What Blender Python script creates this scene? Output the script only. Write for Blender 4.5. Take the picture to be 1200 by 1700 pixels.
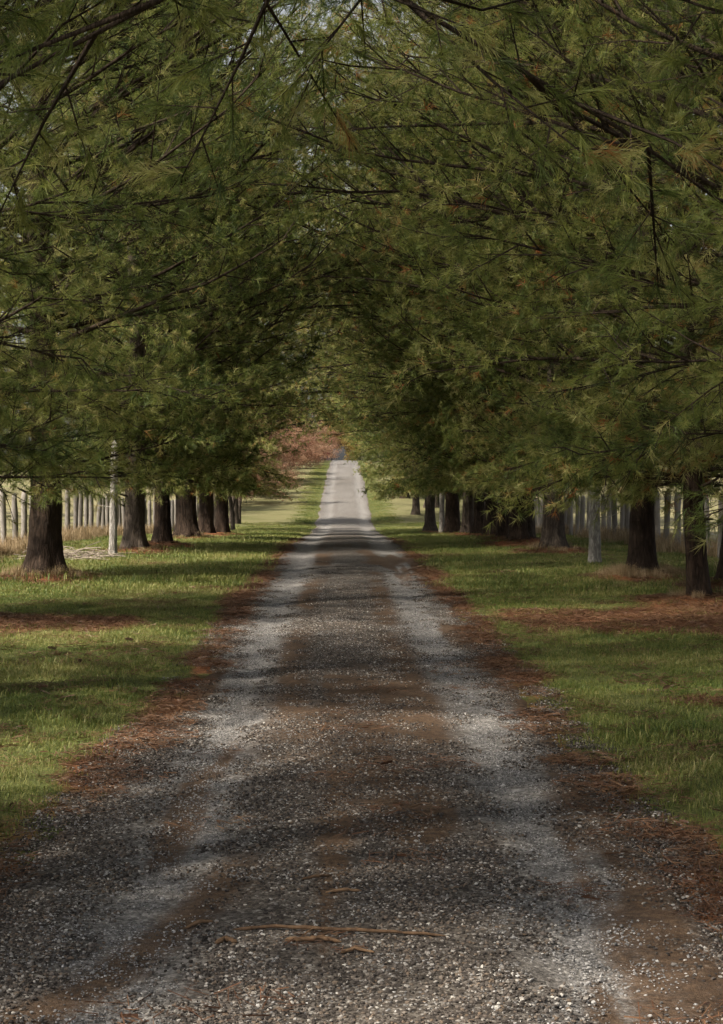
import bpy, bmesh, math, random
import numpy as np
from mathutils import Vector, Matrix, Euler

R = math.radians
sc = bpy.context.scene
for o in list(bpy.data.objects):
    bpy.data.objects.remove(o)

# ------------------------------------------------------------------ camera
F_PX = 2800.0                      # focal length in pixels of the 1200x1700 photograph
CAM_H = 1.8
cam_d = bpy.data.cameras.new('camera')
cam_d.sensor_fit = 'VERTICAL'
cam_d.sensor_height = 36.0
cam_d.lens = 36.0 * F_PX / 1700.0
cam_d.clip_start = 0.1
cam_d.clip_end = 3000
cam = bpy.data.objects.new('camera', cam_d)
sc.collection.objects.link(cam)
cam.location = (0, 0, CAM_H)
cam.rotation_euler = (R(90 - 1.29), 0, R(-0.61))
sc.camera = cam

# ------------------------------------------------------------------ sky and sun
SUN_EL, SUN_AZ = 45.0, -122.0       # azimuth from +Y (down the lane), negative = left
wd = bpy.data.worlds.new('World')
sc.world = wd
wd.use_nodes = True
wn = wd.node_tree
for n in list(wn.nodes):
    wn.nodes.remove(n)
sky = wn.nodes.new('ShaderNodeTexSky')
sky.sky_type = 'NISHITA'
sky.sun_disc = False
sky.sun_elevation = R(SUN_EL)
sky.sun_rotation = R(SUN_AZ)
sky.dust_density = 4.0
sky.air_density = 1.0
hs = wn.nodes.new('ShaderNodeHueSaturation')
hs.inputs['Saturation'].default_value = 0.2
bg = wn.nodes.new('ShaderNodeBackground')
bg.inputs['Strength'].default_value = 0.09
wo = wn.nodes.new('ShaderNodeOutputWorld')
wn.links.new(sky.outputs[0], hs.inputs['Color'])
wn.links.new(hs.outputs[0], bg.inputs[0])
wn.links.new(bg.outputs[0], wo.inputs[0])

sl = bpy.data.lights.new('sun', 'SUN')
sl.energy = 5.0
sl.angle = R(2.2)
sl.color = (1.0, 0.90, 0.74)
so = bpy.data.objects.new('sun', sl)
sc.collection.objects.link(so)
sd = Vector((math.sin(R(SUN_AZ)) * math.cos(R(SUN_EL)), math.cos(R(SUN_AZ)) * math.cos(R(SUN_EL)), math.sin(R(SUN_EL))))
so.rotation_euler = (-sd).to_track_quat('-Z', 'Y').to_euler()
so.location = (-20, 0, 30)

vs = sc.view_settings
vs.view_transform = 'Standard'
vs.look = 'None'
vs.exposure = 1.03
vs.gamma = 1.0
vs.use_curve_mapping = False
sc.cycles.max_bounces = 4
sc.cycles.diffuse_bounces = 3
sc.cycles.use_adaptive_sampling = True
sc.cycles.adaptive_threshold = 0.06
sc.cycles.transmission_bounces = 4
sc.cycles.transparent_max_bounces = 4
sc.cycles.use_denoising = True

# ------------------------------------------------------------------ helpers
COL = sc.collection
rng = np.random.default_rng(7)
random.seed(7)

def tag(o, label=None, cat=None, group=None, kind=None):
    if label: o['label'] = label
    if cat: o['category'] = cat
    if group: o['group'] = group
    if kind: o['kind'] = kind
    return o

def empty(name, loc, rz=0.0):
    o = bpy.data.objects.new(name, None)
    o.empty_display_size = 0.2
    COL.objects.link(o)
    o.location = loc
    o.rotation_euler = (0, 0, rz)
    return o

def link(name, me, parent=None, mat=None):
    if mat is not None and len(me.materials) == 0:
        me.materials.append(mat)
    o = bpy.data.objects.new(name, me)
    COL.objects.link(o)
    if parent is not None:
        o.parent = parent
    return o

def np_mesh(name, v, tris, smooth=False, attrs=None):
    """mesh out of numpy arrays: v (n,3), tris (m,3) or (m,4)"""
    v = np.asarray(v, dtype=np.float32)
    tris = np.asarray(tris, dtype=np.int32)
    k = tris.shape[1]
    me = bpy.data.meshes.new(name)
    me.vertices.add(len(v))
    me.vertices.foreach_set('co', v.ravel())
    me.loops.add(tris.size)
    me.loops.foreach_set('vertex_index', tris.ravel())
    me.polygons.add(len(tris))
    me.polygons.foreach_set('loop_start', np.arange(0, tris.size, k, dtype=np.int32))
    me.polygons.foreach_set('use_smooth', np.full(len(tris), smooth, dtype=bool))
    for an, arr in (attrs or {}).items():
        a = me.attributes.new(an, 'FLOAT', 'POINT')
        a.data.foreach_set('value', np.asarray(arr, dtype=np.float32))
    me.update(calc_edges=True)
    me.validate(clean_customdata=False)
    return me

# value noise -----------------------------------------------------------
_perm = np.random.default_rng(11).random((256, 256))
def vnoise(x, y):
    x = np.asarray(x, float); y = np.asarray(y, float)
    xi = np.floor(x).astype(int); yi = np.floor(y).astype(int)
    fx = x - xi; fy = y - yi
    fx = fx * fx * (3 - 2 * fx); fy = fy * fy * (3 - 2 * fy)
    a = _perm[xi & 255, yi & 255]; b = _perm[(xi + 1) & 255, yi & 255]
    c = _perm[xi & 255, (yi + 1) & 255]; d = _perm[(xi + 1) & 255, (yi + 1) & 255]
    return (a * (1 - fx) + b * fx) * (1 - fy) + (c * (1 - fx) + d * fx) * fy

def fbm(x, y, octv=4):
    s = 0; a = 0.5; t = 0
    for k in range(octv):
        s = s + a * vnoise(np.asarray(x) * 2**k + 17.3 * k, np.asarray(y) * 2**k + 9.1 * k); t += a; a *= 0.5
    return s / t

def sstep(a, b, x):
    t = np.clip((np.asarray(x, float) - a) / (b - a), 0, 1)
    return t * t * (3 - 2 * t)

# materials --------------------------------------------------------------
class NT:
    def __init__(s, name):
        s.m = bpy.data.materials.new(name)
        s.m.use_nodes = True
        s.t = s.m.node_tree
        for n in list(s.t.nodes):
            s.t.nodes.remove(n)
        s.out = s.n('ShaderNodeOutputMaterial')
    def n(s, typ, **kw):
        nd = s.t.nodes.new(typ)
        for k, v in kw.items():
            setattr(nd, k, v)
        return nd
    def l(s, a, b):
        s.t.links.new(a, b)
    def coord(s, kind='Object'):
        return s.n('ShaderNodeTexCoord').outputs[kind]
    def noise(s, scale, detail=4, rough=0.55, vec=None, dist=0.0):
        nd = s.n('ShaderNodeTexNoise')
        nd.inputs['Scale'].default_value = scale
        nd.inputs['Detail'].default_value = detail
        nd.inputs['Roughness'].default_value = rough
        nd.inputs['Distortion'].default_value = dist
        if vec is not None: s.l(vec, nd.inputs['Vector'])
        return nd.outputs['Fac']
    def attr(s, name):
        nd = s.n('ShaderNodeAttribute'); nd.attribute_name = name
        return nd.outputs['Fac']
    def ramp(s, fac, stops):
        nd = s.n('ShaderNodeValToRGB')
        e = nd.color_ramp.elements
        while len(e) > 1: e.remove(e[-1])
        e[0].position = stops[0][0]; e[0].color = (*stops[0][1], 1)
        for p, c in stops[1:]:
            q = e.new(p); q.color = (*c, 1)
        s.l(fac, nd.inputs[0])
        return nd.outputs[0]
    def mixc(s, fac, a, b, mode='MIX'):
        nd = s.n('ShaderNodeMix', data_type='RGBA', blend_type=mode)
        if isinstance(fac, (int, float)): nd.inputs[0].default_value = fac
        else: s.l(fac, nd.inputs[0])
        for sock, val in ((nd.inputs[6], a), (nd.inputs[7], b)):
            if isinstance(val, tuple): sock.default_value = (*val, 1)
            else: s.l(val, sock)
        return nd.outputs[2]
    def math(s, op, a, b=None, clamp=False):
        nd = s.n('ShaderNodeMath', operation=op, use_clamp=clamp)
        for i, val in enumerate((a, b)):
            if val is None: continue
            if isinstance(val, (int, float)): nd.inputs[i].default_value = val
            else: s.l(val, nd.inputs[i])
        return nd.outputs[0]
    def mapr(s, v, a, b, c=0.0, d=1.0):
        nd = s.n('ShaderNodeMapRange')
        s.l(v, nd.inputs[0])
        for i, q in enumerate((a, b, c, d)): nd.inputs[1 + i].default_value = q
        return nd.outputs[0]
    def bump(s, h, strength=0.5, dist=0.02):
        nd = s.n('ShaderNodeBump')
        nd.inputs['Strength'].default_value = strength
        nd.inputs['Distance'].default_value = dist
        s.l(h, nd.inputs['Height'])
        return nd.outputs[0]
    def principled(s, col, rough=0.9, normal=None, spec=0.25):
        nd = s.n('ShaderNodeBsdfPrincipled')
        if isinstance(col, tuple): nd.inputs['Base Color'].default_value = (*col, 1)
        else: s.l(col, nd.inputs['Base Color'])
        if isinstance(rough, (int, float)): nd.inputs['Roughness'].default_value = rough
        else: s.l(rough, nd.inputs['Roughness'])
        nd.inputs['Specular IOR Level'].default_value = spec
        if normal is not None: s.l(normal, nd.inputs['Normal'])
        s.l(nd.outputs[0], s.out.inputs[0])
        return nd
    def leaf(s, col, trans=0.35, rough=0.55, tcol=None):
        nd = s.principled(col, rough, spec=0.35)
        tr = s.n('ShaderNodeBsdfTranslucent')
        if tcol is None: tcol = col
        if isinstance(tcol, tuple): tr.inputs[0].default_value = (*tcol, 1)
        else: s.l(tcol, tr.inputs[0])
        mx = s.n('ShaderNodeMixShader')
        mx.inputs[0].default_value = trans
        s.l(nd.outputs[0], mx.inputs[1]); s.l(tr.outputs[0], mx.inputs[2])
        s.l(mx.outputs[0], s.out.inputs[0])

def mat_needles(name, stops, trans=0.5):
    m = NT(name)
    t = m.attr('tint')
    oi = m.n('ShaderNodeObjectInfo')
    isl = m.n('ShaderNodeNewGeometry').outputs['Random Per Island']
    f = m.math('ADD', t, m.mapr(isl, 0, 1, -0.07, 0.07))
    f = m.math('ADD', f, m.mapr(oi.outputs['Random'], 0, 1, -0.12, 0.12), clamp=True)
    m.leaf(m.ramp(f, stops), trans)
    return m.m

M = {}
M['needles'] = mat_needles('pine_needles', [
    (0.0, (0.050, 0.080, 0.020)), (0.30, (0.115, 0.150, 0.034)), (0.55, (0.215, 0.230, 0.058)),
    (0.75, (0.320, 0.315, 0.125)), (0.90, (0.350, 0.300, 0.110)), (0.955, (0.28, 0.15, 0.045)), (1.0, (0.30, 0.11, 0.035))])
M['russet'] = mat_needles('russet_leaves', [
    (0.0, (0.16, 0.075, 0.045)), (0.4, (0.26, 0.135, 0.085)), (0.7, (0.33, 0.20, 0.13)), (1.0, (0.38, 0.27, 0.17))])
M['olive'] = mat_needles('olive_leaves', [
    (0.0, (0.10, 0.075, 0.022)), (0.4, (0.20, 0.15, 0.045)), (0.7, (0.28, 0.20, 0.06)), (1.0, (0.32, 0.17, 0.06))])
M['red'] = mat_needles('red_leaves', [(0.0, (0.16, 0.03, 0.03)), (0.6, (0.28, 0.075, 0.07)), (1.0, (0.33, 0.15, 0.13))])

def mat_bark(name, dark, light, scale=1.0):
    m = NT(name)
    co = m.coord('Object')
    mp = m.n('ShaderNodeMapping'); mp.inputs['Scale'].default_value = (14 * scale, 14 * scale, 3.2 * scale)
    m.l(co, mp.inputs[0])
    a = m.noise(1.0, 6, 0.65, mp.outputs[0], 0.6)
    vo = m.n('ShaderNodeTexVoronoi', feature='DISTANCE_TO_EDGE')
    vo.inputs['Scale'].default_value = 1.3
    wv = m.n('ShaderNodeVectorMath', operation='MULTIPLY_ADD'); nz_ = m.n('ShaderNodeTexNoise'); nz_.inputs['Scale'].default_value = .9
    m.l(mp.outputs[0], nz_.inputs['Vector']); m.l(nz_.outputs['Color'], wv.inputs[0]); wv.inputs[1].default_value = (1.6, 1.6, 1.6); m.l(mp.outputs[0], wv.inputs[2])
    m.l(wv.outputs[0], vo.inputs['Vector'])
    crack = m.mapr(m.math('ADD', vo.outputs[0], m.mapr(a, .3, .7, -.10, .14)), 0.0, 0.25, 0.45, 1.0)
    big = m.noise(1.7, 3, 0.5, co)
    f = m.math('MULTIPLY', a, crack)
    f = m.math('ADD', f, m.mapr(big, 0.3, 0.7, -0.12, 0.15), clamp=True)
    c = m.ramp(f, [(0.0, dark), (0.35, tuple((d * 2 + l) / 3 for d, l in zip(dark, light))), (0.75, light)])
    h = m.math('ADD', m.math('MULTIPLY', crack, 0.7), a)
    m.principled(c, 0.95, m.bump(h, 0.9, 0.03), 0.15)
    return m.m
M['bark'] = mat_bark('pine_bark', (0.013, 0.009, 0.007), (0.062, 0.042, 0.030))
M['bark_grey'] = mat_bark('grey_bark', (0.026, 0.020, 0.016), (0.110, 0.088, 0.070))
M['bark_pale'] = mat_bark('pale_bark', (0.10, 0.09, 0.08), (0.48, 0.45, 0.41), 1.6)
M['twig'] = mat_bark('branch_wood', (0.016, 0.011, 0.008), (0.060, 0.043, 0.031), 2.0)

def mat_wood(name, dark, light):
    m = NT(name)
    co = m.coord('Object')
    mp = m.n('ShaderNodeMapping'); mp.inputs['Scale'].default_value = (30, 30, 2.0)
    m.l(co, mp.inputs[0])
    oi = m.n('ShaderNodeObjectInfo')
    a = m.noise(1.0, 5, 0.6, mp.outputs[0], 0.3)
    b = m.noise(2.5, 3, 0.5, co)
    f = m.math('ADD', m.math('MULTIPLY', a, 0.7), m.math('MULTIPLY', b, 0.3))
    f = m.math('ADD', f, m.mapr(oi.outputs['Random'], 0, 1, -0.15, 0.15), clamp=True)
    m.principled(m.ramp(f, [(0.25, dark), (0.75, light)]), 0.9, m.bump(a, 0.6, 0.01), 0.2)
    return m.m
M['post'] = mat_wood('weathered_post', (0.09, 0.08, 0.07), (0.27, 0.245, 0.22))
M['stick'] = mat_wood('dead_stick', (0.045, 0.026, 0.016), (0.23, 0.145, 0.085))
M['cone'] = mat_wood('pine_cone_scales', (0.03, 0.018, 0.012), (0.13, 0.08, 0.05))
M['bleached'] = mat_wood('bleached_twigs', (0.10, 0.08, 0.06), (0.32, 0.27, 0.22))
m_ = NT('galvanised_wire'); m_.principled((0.25, 0.24, 0.23), 0.5, None, 0.5); M['wire'] = m_.m
m_ = NT('dark_paint'); m_.principled((0.012, 0.011, 0.011), 0.7); M['dark'] = m_.m

# ------------------------------------------------------------------ ground shape
_py = np.array([-80, -20, 0, 12, 20, 27, 34, 43, 52, 60, 68, 77, 86, 99, 112, 125, 143, 162, 182, 200, 220, 260, 330, 600.])
_pz = np.array([0, 0, 0, 0, .03, .10, .12, .05, -.14, -.38, -.58, -.66, -.40, .28, 1.0, 1.70, 2.35, 2.85, 3.25, 3.35, 3.1, 2.2, 1.0, 0.])
_fy = np.arange(-100, 620, 0.5)
_fz = np.interp(_fy, _py, _pz)
_k = np.exp(-0.5 * (np.arange(-24, 25) / 8.0) ** 2); _k /= _k.sum()
_fz = np.convolve(np.pad(_fz, 24, mode='edge'), _k, mode='valid')
def road_cx(y):
    return 0.06 + 0.0 * np.asarray(y)

# trees: x, distance, trunk diameter at 1 m, detail, scale, tilt (deg to the left), bark, label
TREES = [
    # left row
    (-4.05, 5.8, .50, 'close', 1.0, 0, 'bark', 'closest pine on the left, only its overhanging sprays show at the upper left edge'),
    (-4.8, 12.4, .60, 'near', 1.02, 0, 'bark', 'pine whose long needle tufts and rising limbs fill the upper left corner'),
    (-5.0, 19.8, .62, 'near', 1.06, 0, 'bark', 'pine just outside the left edge, its thick dark limbs rising above the thickest left trunk'),
    (-4.80, 27.2, .48, 'mid', 1.08, 0, 'bark', 'thickest left pine, flared root base banked with red needles, nearest trunk on the left'),
    (-4.43, 35.8, 0.40, 'mid', 0.95, 0, 'bark_grey', 'pine just right of the thin pale trunk on the left, greyish speckled bark'),
    (-4.10, 38.3, 0.34, 'mid', 0.92, 0, 'bark', 'slim dark pine close behind the greyish speckled one in the left row'),
    (-4.15, 44.6, 0.52, 'mid', 1.05, 1, 'bark', 'stout dark pine in the left row, widest trunk between the slim pines and the lane'),
    (-4.45, 54.5, 0.45, 'far', 1.0, 0, 'bark', 'dark pine behind the stout one, left row, another trunk at its right'),
    (-4.15, 57.5, 0.40, 'far', 0.95, 0, 'bark', 'last dark green pine of the left row before the russet trees'),
    # right row
    (4.30, 6.4, .5, 'close', 1.0, 0, 'bark', 'closest pine on the right, only its drooping sprays show at the upper right edge'),
    (4.8, 11.2, .55, 'near', 1.02, 0, 'bark', 'pine whose drooping silvery tufts fill the upper right corner, trunk out of frame'),
    (5.0, 16.8, .55, 'near', 1.04, 0, 'bark', 'pine just outside the right edge, its heavy boughs hang over the verge'),
    (4.72, 22.3, .26, 'mid', 1.0, 4.0, 'bark', 'nearest right trunk, slender dark pine leaning towards the lane in red needle litter'),
    (5.78, 25.0, .34, 'mid', 0.95, -2, 'bark', 'dark pine cut by the right edge of the picture, behind the leaning one'),
    (4.84, 27.2, 0.38, 'mid', 1.05, 0, 'bark', 'straight dark right pine with a skirt of dry needles at its foot'),
    (4.45, 35.8, 0.42, 'mid', 1.0, 0, 'bark_grey', 'greyish pine left of the right pale trunk, first of the close set trunks'),
    (4.30, 39.2, 0.29, 'mid', 0.9, 0, 'bark_grey', 'paler grey pine half hidden between two trunks, second of the close set right trunks'),
    (4.02, 38.8, 0.38, 'mid', 1.0, 0, 'bark', 'broad dark pine, third of the close set trunks on the right'),
    (4.15, 43.5, 0.31, 'mid', 0.98, 0, 'bark', 'dark pine, fourth of the close set trunks on the right'),
    (4.20, 48.0, 0.36, 'far', 1.0, 0, 'bark', 'dark pine with red litter, fifth of the close set trunks on the right'),
    (4.12, 51.2, 0.32, 'far', 0.96, 0, 'bark', 'pine lit on its left side, sixth of the close set trunks on the right'),
    (3.92, 53.4, 0.31, 'far', 1.0, 0, 'bark_grey', 'grey pine, seventh of the close set trunks on the right'),
    (3.55, 55.0, 0.44, 'far', 1.0, 0, 'bark', 'broad dark pine, the last thick trunk on the right before the dip in the lane'),
    (3.20, 62.5, 0.37, 'far', 0.98, 0, 'bark_grey', 'grey pine with a pale trunk beside the dip, right side'),
    (3.70, 86.0, .34, 'far', 1.0, 0, 'bark_grey', 'lone trunk standing on the sunlit grass beyond the dip, right side'),
    (-4.9, 64.5, .40, 'arch', 1.0, 0, 'bark_grey', 'first tall pine beyond the last dark left pines, high crown arching over the dip'),
    (-5.0, 77.0, .38, 'arch', 1.0, 0, 'bark_grey', 'second tall pine beyond the last dark left pines, high crown over the lane'),
    (4.9, 74.0, .38, 'arch', 1.0, 0, 'bark_grey', 'first high crowned pine beyond the dip, right side, set back from the lane'),
    (4.6, 91.0, .38, 'arch', 1.0, 0, 'bark_grey', 'second high crowned pine beyond the dip, right side, behind the lone trunk'),
    (4.5, 107.0, .38, 'arch', 1.05, 0, 'bark_grey', 'third high crowned pine beyond the dip, right side, closing the tunnel'),
    (4.4, 124.0, .38, 'arch', 1.05, 0, 'bark_grey', 'last high crowned pine beyond the dip, right side, above the far rise'),
    (3.6, 99.0, .40, 'far', 1.02, 0, 'bark', 'first dark pine hanging over the right edge of the far rise'),
    (3.6, 113.0, .42, 'far', 1.0, 0, 'bark', 'second dark pine hanging over the right edge of the far rise'),
    (3.5, 127.0, .42, 'far', 1.05, 0, 'bark', 'third dark pine over the right edge of the far rise'),
    (3.6, 143.0, .42, 'far', 1.0, 0, 'bark', 'dark pine near the crest of the lane, right side'),
    (4.3, 160.0, .42, 'far', 1.0, 0, 'bark', 'farthest dark pine on the right, at the crest of the lane'),
]
MOUND = [(x, y) for x, y, *_ in TREES if y > 7]

def ground_h(x, y, fine=True):
    x = np.asarray(x, float); y = np.asarray(y, float)
    z = np.interp(y, _fy, _fz)
    ax = np.abs(x - 0.06)
    # fields fall back to a gentle rise away from the lane
    far = sstep(9, 60, ax)
    z = z * (1 - 0.55 * far) + 0.012 * np.maximum(ax - 10, 0)
    z = z + 0.10 * (fbm(x * 0.12, y * 0.12, 3) - 0.5) * sstep(1.6, 4, ax)
    z = z + 0.03 * sstep(1.5, 2.2, ax)
    for tx, ty in MOUND:
        d2 = (x - tx) ** 2 + (y - ty) ** 2
        z = z + 0.13 * np.exp(-d2 / (2 * 0.5 ** 2))
    if fine:
        z = z + 0.03 * (fbm(x * 1.3, y * 1.3, 3) - 0.5) * sstep(1.5, 2.0, ax)
    return z

def road_half(y, side):
    y = np.asarray(y, float)
    return 1.43 + 0.28 * (fbm(y * 0.35 + 40 * side, y * 0 + 3.3 * side, 3) - 0.5) + (0.12 + .25 * (1 - side)) * sstep(11, 5.5, y)

def road_h(x, y):
    u = np.asarray(x, float) - 0.06
    z = np.interp(np.asarray(y, float), _fy, _fz)
    tr = np.exp(-((np.abs(u) - 0.88) / 0.22) ** 2)
    return z + 0.035 * (1 - (u / 1.6) ** 2) - 0.03 * tr + 0.014 * (fbm(np.asarray(x) * 1.6, np.asarray(y) * 1.1, 4) - 0.5)

def litter_mask(x, y):
    """needle litter: along the lane's edges, round the trunks and in bands under the trees"""
    x = np.asarray(x, float); y = np.asarray(y, float)
    u = x - 0.06
    side = np.where(u > 0, 1.0, 0.0)
    hw = np.where(u > 0, road_half(y, 1), road_half(y, 0))
    n = fbm(x * 1.1, y * 0.8, 4); n2 = fbm(x * 4 + 9, y * 3, 3)
    wid = 0.15 + 0.15 * sstep(12, 6, y) + 0.05 * (u > 0)
    e = (1 - sstep(0.5 * wid, 1.5 * wid, np.abs(u) - hw + 0.5 * (n - 0.5))) * sstep(60, 40, y) * (.45 + .55 * sstep(.36, .56, fbm(x * .5 + 3, y * .45 + 8, 3)))
    m = e * sstep(hw - 0.22, hw - 0.02, np.abs(u) + 0.4 * (n2 - .5))
    for tx, ty in MOUND:
        if ty > 70: continue
        d = np.sqrt((x - tx) ** 2 + ((y - ty) * 0.8) ** 2)
        m = np.maximum(m, 1 - sstep(0.55, 1.15, d + 0.8 * (n - 0.5)))
    # band across the left verge
    b = np.exp(-((y - 19.2 - 0.15 * (x + 4) + 1.6 * (n - .5)) / 0.75) ** 2) * sstep(-2.0, -2.8, x) * 1.15
    m = np.maximum(m, np.clip(b, 0, 1))
    # wide patch before the leaning pine on the right
    cy = 20.2 + 0.10 * (3 - x)
    b = np.exp(-np.abs((y - cy + 2.2 * (n - .5)) / 1.35) ** 3) * sstep(1.6, 2.4, x)
    m = np.maximum(m, np.clip(b * 1.2, 0, 1))
    b = np.exp(-((y - 13.1 + 1.2 * (n - .5)) / 0.6) ** 2) * sstep(2.0, 2.9, x)
    m = np.maximum(m, 0.75 * b)
    b = np.exp(-((y - 8.3 + 1.5 * (n - .5)) / 0.8) ** 2) * sstep(-1.6, -2.0, x)
    m = np.maximum(m, 0.8 * b)
    m = np.clip(m, 0, 1) * (0.55 + 0.45 * sstep(.3, .55, n2))
    return np.clip(m, 0, 1)

# ------------------------------------------------------------------ ground
def axis(*seg):
    out = []
    for a, b, s in seg:
        out.append(np.arange(a, b, s))
    return np.concatenate(out)
xs = axis((-420, -60, 30), (-60, -12, 4), (-12, -6, 0.5), (-6, 6, 0.12), (6, 12, 0.5), (12, 60, 4), (60, 421, 30))
ys = axis((-60, 2, 3), (2, 26, 0.13), (26, 60, 0.25), (60, 230, 1.2), (230, 620, 20))
gx, gy = np.meshgrid(xs, ys)
gz = ground_h(gx, gy)
# sunk under the road sheet
u_ = np.abs(gx - 0.06)
gz = gz - 0.07 * (1 - sstep(1.05, 1.35, u_))
nx, ny = len(xs), len(ys)
idx = np.arange(nx * ny).reshape(ny, nx)
quads = np.stack([idx[:-1, :-1], idx[:-1, 1:], idx[1:, 1:], idx[1:, :-1]], -1).reshape(-1, 4)
lit = litter_mask(gx, gy)

m = NT('lawn_and_field')
co = m.coord('Object')
a1 = m.noise(0.55, 4, 0.6, co); a2 = m.noise(5.0, 4, 0.6, co); a3 = m.noise(42.0, 3, 0.7, co)
g = m.ramp(a2, [(0.30, (0.055, 0.085, 0.020)), (0.5, (0.10, 0.125, 0.035)), (0.70, (0.19, 0.18, 0.062))])
g = m.mixc(m.mapr(a1, 0.35, 0.7), g, (0.20, 0.19, 0.075))
g = m.mixc(m.mapr(a3, 0.35, 0.75), (0.045, 0.055, 0.018), g)
field = m.ramp(m.noise(0.35, 5, 0.6, co), [(0.25, (0.115, 0.112, 0.052)), (0.5, (0.205, 0.180, 0.105)), (0.75, (0.150, 0.158, 0.070))])
g = m.mixc(m.attr('field'), g, field)
litc = m.ramp(m.noise(30, 4, 0.7, co), [(0.3, (0.06, 0.026, 0.014)), (0.5, (0.17, 0.072, 0.035)), (0.72, (0.30, 0.155, 0.075))])
g = m.mixc(m.mapr(m.math('ADD', m.attr('litter'), m.mapr(a3, 0.3, 0.7, -0.2, 0.2)), 0.25, 0.6), g, litc)
m.principled(g, 0.97, m.bump(a3, 0.6, 0.03), 0.1)
ax_ = np.abs(gx - .06)
fld = np.clip(sstep(7.2, 8.4, ax_) + 0.55 * sstep(66, 84, gy) * sstep(1.8, 2.6, ax_), 0, 1)
me = np_mesh('ground', np.stack([gx, gy, gz], -1).reshape(-1, 3), quads, True,
             {'litter': lit.ravel(), 'field': fld.ravel()})
ground = tag(link('ground', me, None, m.m), kind='structure')

# ------------------------------------------------------------------ gravel road
us = np.linspace(-1, 1, 53)
rys = axis((-20, 3, 1), (3, 24, 0.07), (24, 60, 0.25), (60, 215, 1.0))
uu, yy = np.meshgrid(us, rys)
hl = road_half(yy, 0) + 0.12 * (fbm(yy * 2.3, yy * 0 + 5.5, 3) - 0.5)
hr = road_half(yy, 1) + 0.12 * (fbm(yy * 2.3, yy * 0 + 8.5, 3) - 0.5)
xx = 0.06 + np.where(uu < 0, uu * hl, uu * hr)
edge = sstep(0.80, 1.0, np.abs(uu))
zz = road_h(xx, yy) + 0.006 - 0.05 * sstep(0.9, 1.0, np.abs(uu))
nx, ny = len(us), len(rys)
idx = np.arange(nx * ny).reshape(ny, nx)
quads = np.stack([idx[:-1, :-1], idx[:-1, 1:], idx[1:, 1:], idx[1:, :-1]], -1).reshape(-1, 4)
def dirt_f(x, y):
    u = x - 0.06
    wob = 0.22 * (fbm(y * 0.22, y * 0 + 1.5, 2) - 0.5)
    d = np.exp(-((np.abs(u + wob) - 0.50) / 0.18) ** 2) * sstep(.36, .56, fbm(x * 0.7 + 30, y * 0.3, 3))
    d = np.maximum(d, np.exp(-((u - 1.36) / 0.15) ** 2) * sstep(.36, .56, fbm(x + 3, y * 0.4, 3)))
    d = np.maximum(d, 0.9 * sstep(.54, .66, fbm(x * 2.4 + 7, y * 0.22 + 2, 4)))
    d = np.maximum(d, 0.95 * np.exp(-((u / .85) ** 2) - ((y - 12.6) / 3.6) ** 2) * sstep(.3, .5, fbm(x * 2.6, y * .45 + 5, 3)))
    cx_ = np.interp(y, [4.5, 5.9, 7.0, 8.0], [-1.6, -.92, -.62, -.5])
    d = np.maximum(d, .9 * np.exp(-((u - cx_) / .16) ** 2) * sstep(8.4, 7.2, y))
    d = np.maximum(d, .9 * np.exp(-((u - 1.24) / .10) ** 2) * sstep(11.5, 9.5, y))
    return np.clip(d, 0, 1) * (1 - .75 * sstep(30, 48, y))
ux = xx - 0.06
wob = 0.22 * (fbm(yy * 0.22, yy * 0 + 1.5, 2) - 0.5)
tw_ = 0.27 + .10 * sstep(45, 80, yy)
track = np.exp(-np.abs((np.abs(ux + wob) - 0.88) / tw_) ** 2.6) * (0.85 + 0.35 * fbm(xx * 0.9, yy * 0.2, 3))
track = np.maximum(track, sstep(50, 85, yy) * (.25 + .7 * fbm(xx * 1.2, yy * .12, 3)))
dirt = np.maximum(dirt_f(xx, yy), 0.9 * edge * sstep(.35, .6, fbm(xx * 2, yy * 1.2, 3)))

m = NT('gravel_road')
co = m.coord('Object')
vo = m.n('ShaderNodeTexVoronoi'); vo.inputs['Scale'].default_value = 70; m.l(co, vo.inputs['Vector'])
vo2 = m.n('ShaderNodeTexVoronoi'); vo2.inputs['Scale'].default_value = 28; m.l(co, vo2.inputs['Vector'])
sep = m.n('ShaderNodeSeparateColor'); m.l(vo.outputs['Color'], sep.inputs[0])
sep2 = m.n('ShaderNodeSeparateColor'); m.l(vo2.outputs['Color'], sep2.inputs[0])
f = m.math('ADD', m.math('MULTIPLY', sep.outputs[0], 0.6), m.math('MULTIPLY', sep2.outputs[1], 0.4))
stone = m.ramp(f, [(0.1, (0.022, 0.018, 0.016)), (0.45, (0.066, 0.055, 0.047)), (0.75, (0.12, 0.105, 0.092)), (0.95, (0.28, 0.26, 0.24))])
fine = m.noise(120, 3, 0.7, co)
f_ = f
dust = m.ramp(m.math('ADD', m.math('MULTIPLY', f_, .6), m.math('MULTIPLY', fine, .4)), [(0.2, (0.068, 0.065, 0.064)), (0.45, (0.175, 0.169, 0.167)), (0.65, (0.28, 0.270, 0.268)), (0.85, (0.42, 0.41, 0.40))])
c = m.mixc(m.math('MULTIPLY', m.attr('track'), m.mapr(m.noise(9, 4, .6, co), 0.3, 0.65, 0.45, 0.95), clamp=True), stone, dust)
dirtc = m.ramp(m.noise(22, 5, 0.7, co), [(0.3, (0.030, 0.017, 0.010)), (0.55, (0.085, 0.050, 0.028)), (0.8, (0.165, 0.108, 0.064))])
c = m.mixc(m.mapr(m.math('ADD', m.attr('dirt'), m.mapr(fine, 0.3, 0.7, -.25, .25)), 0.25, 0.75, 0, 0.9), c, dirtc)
h = m.math('ADD', m.math('MULTIPLY', m.math('SUBTRACT', 1.0, vo.outputs['Distance']), 0.5), fine)
m.principled(c, 0.92, m.bump(h, 0.7, 0.012), 0.25)
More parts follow.
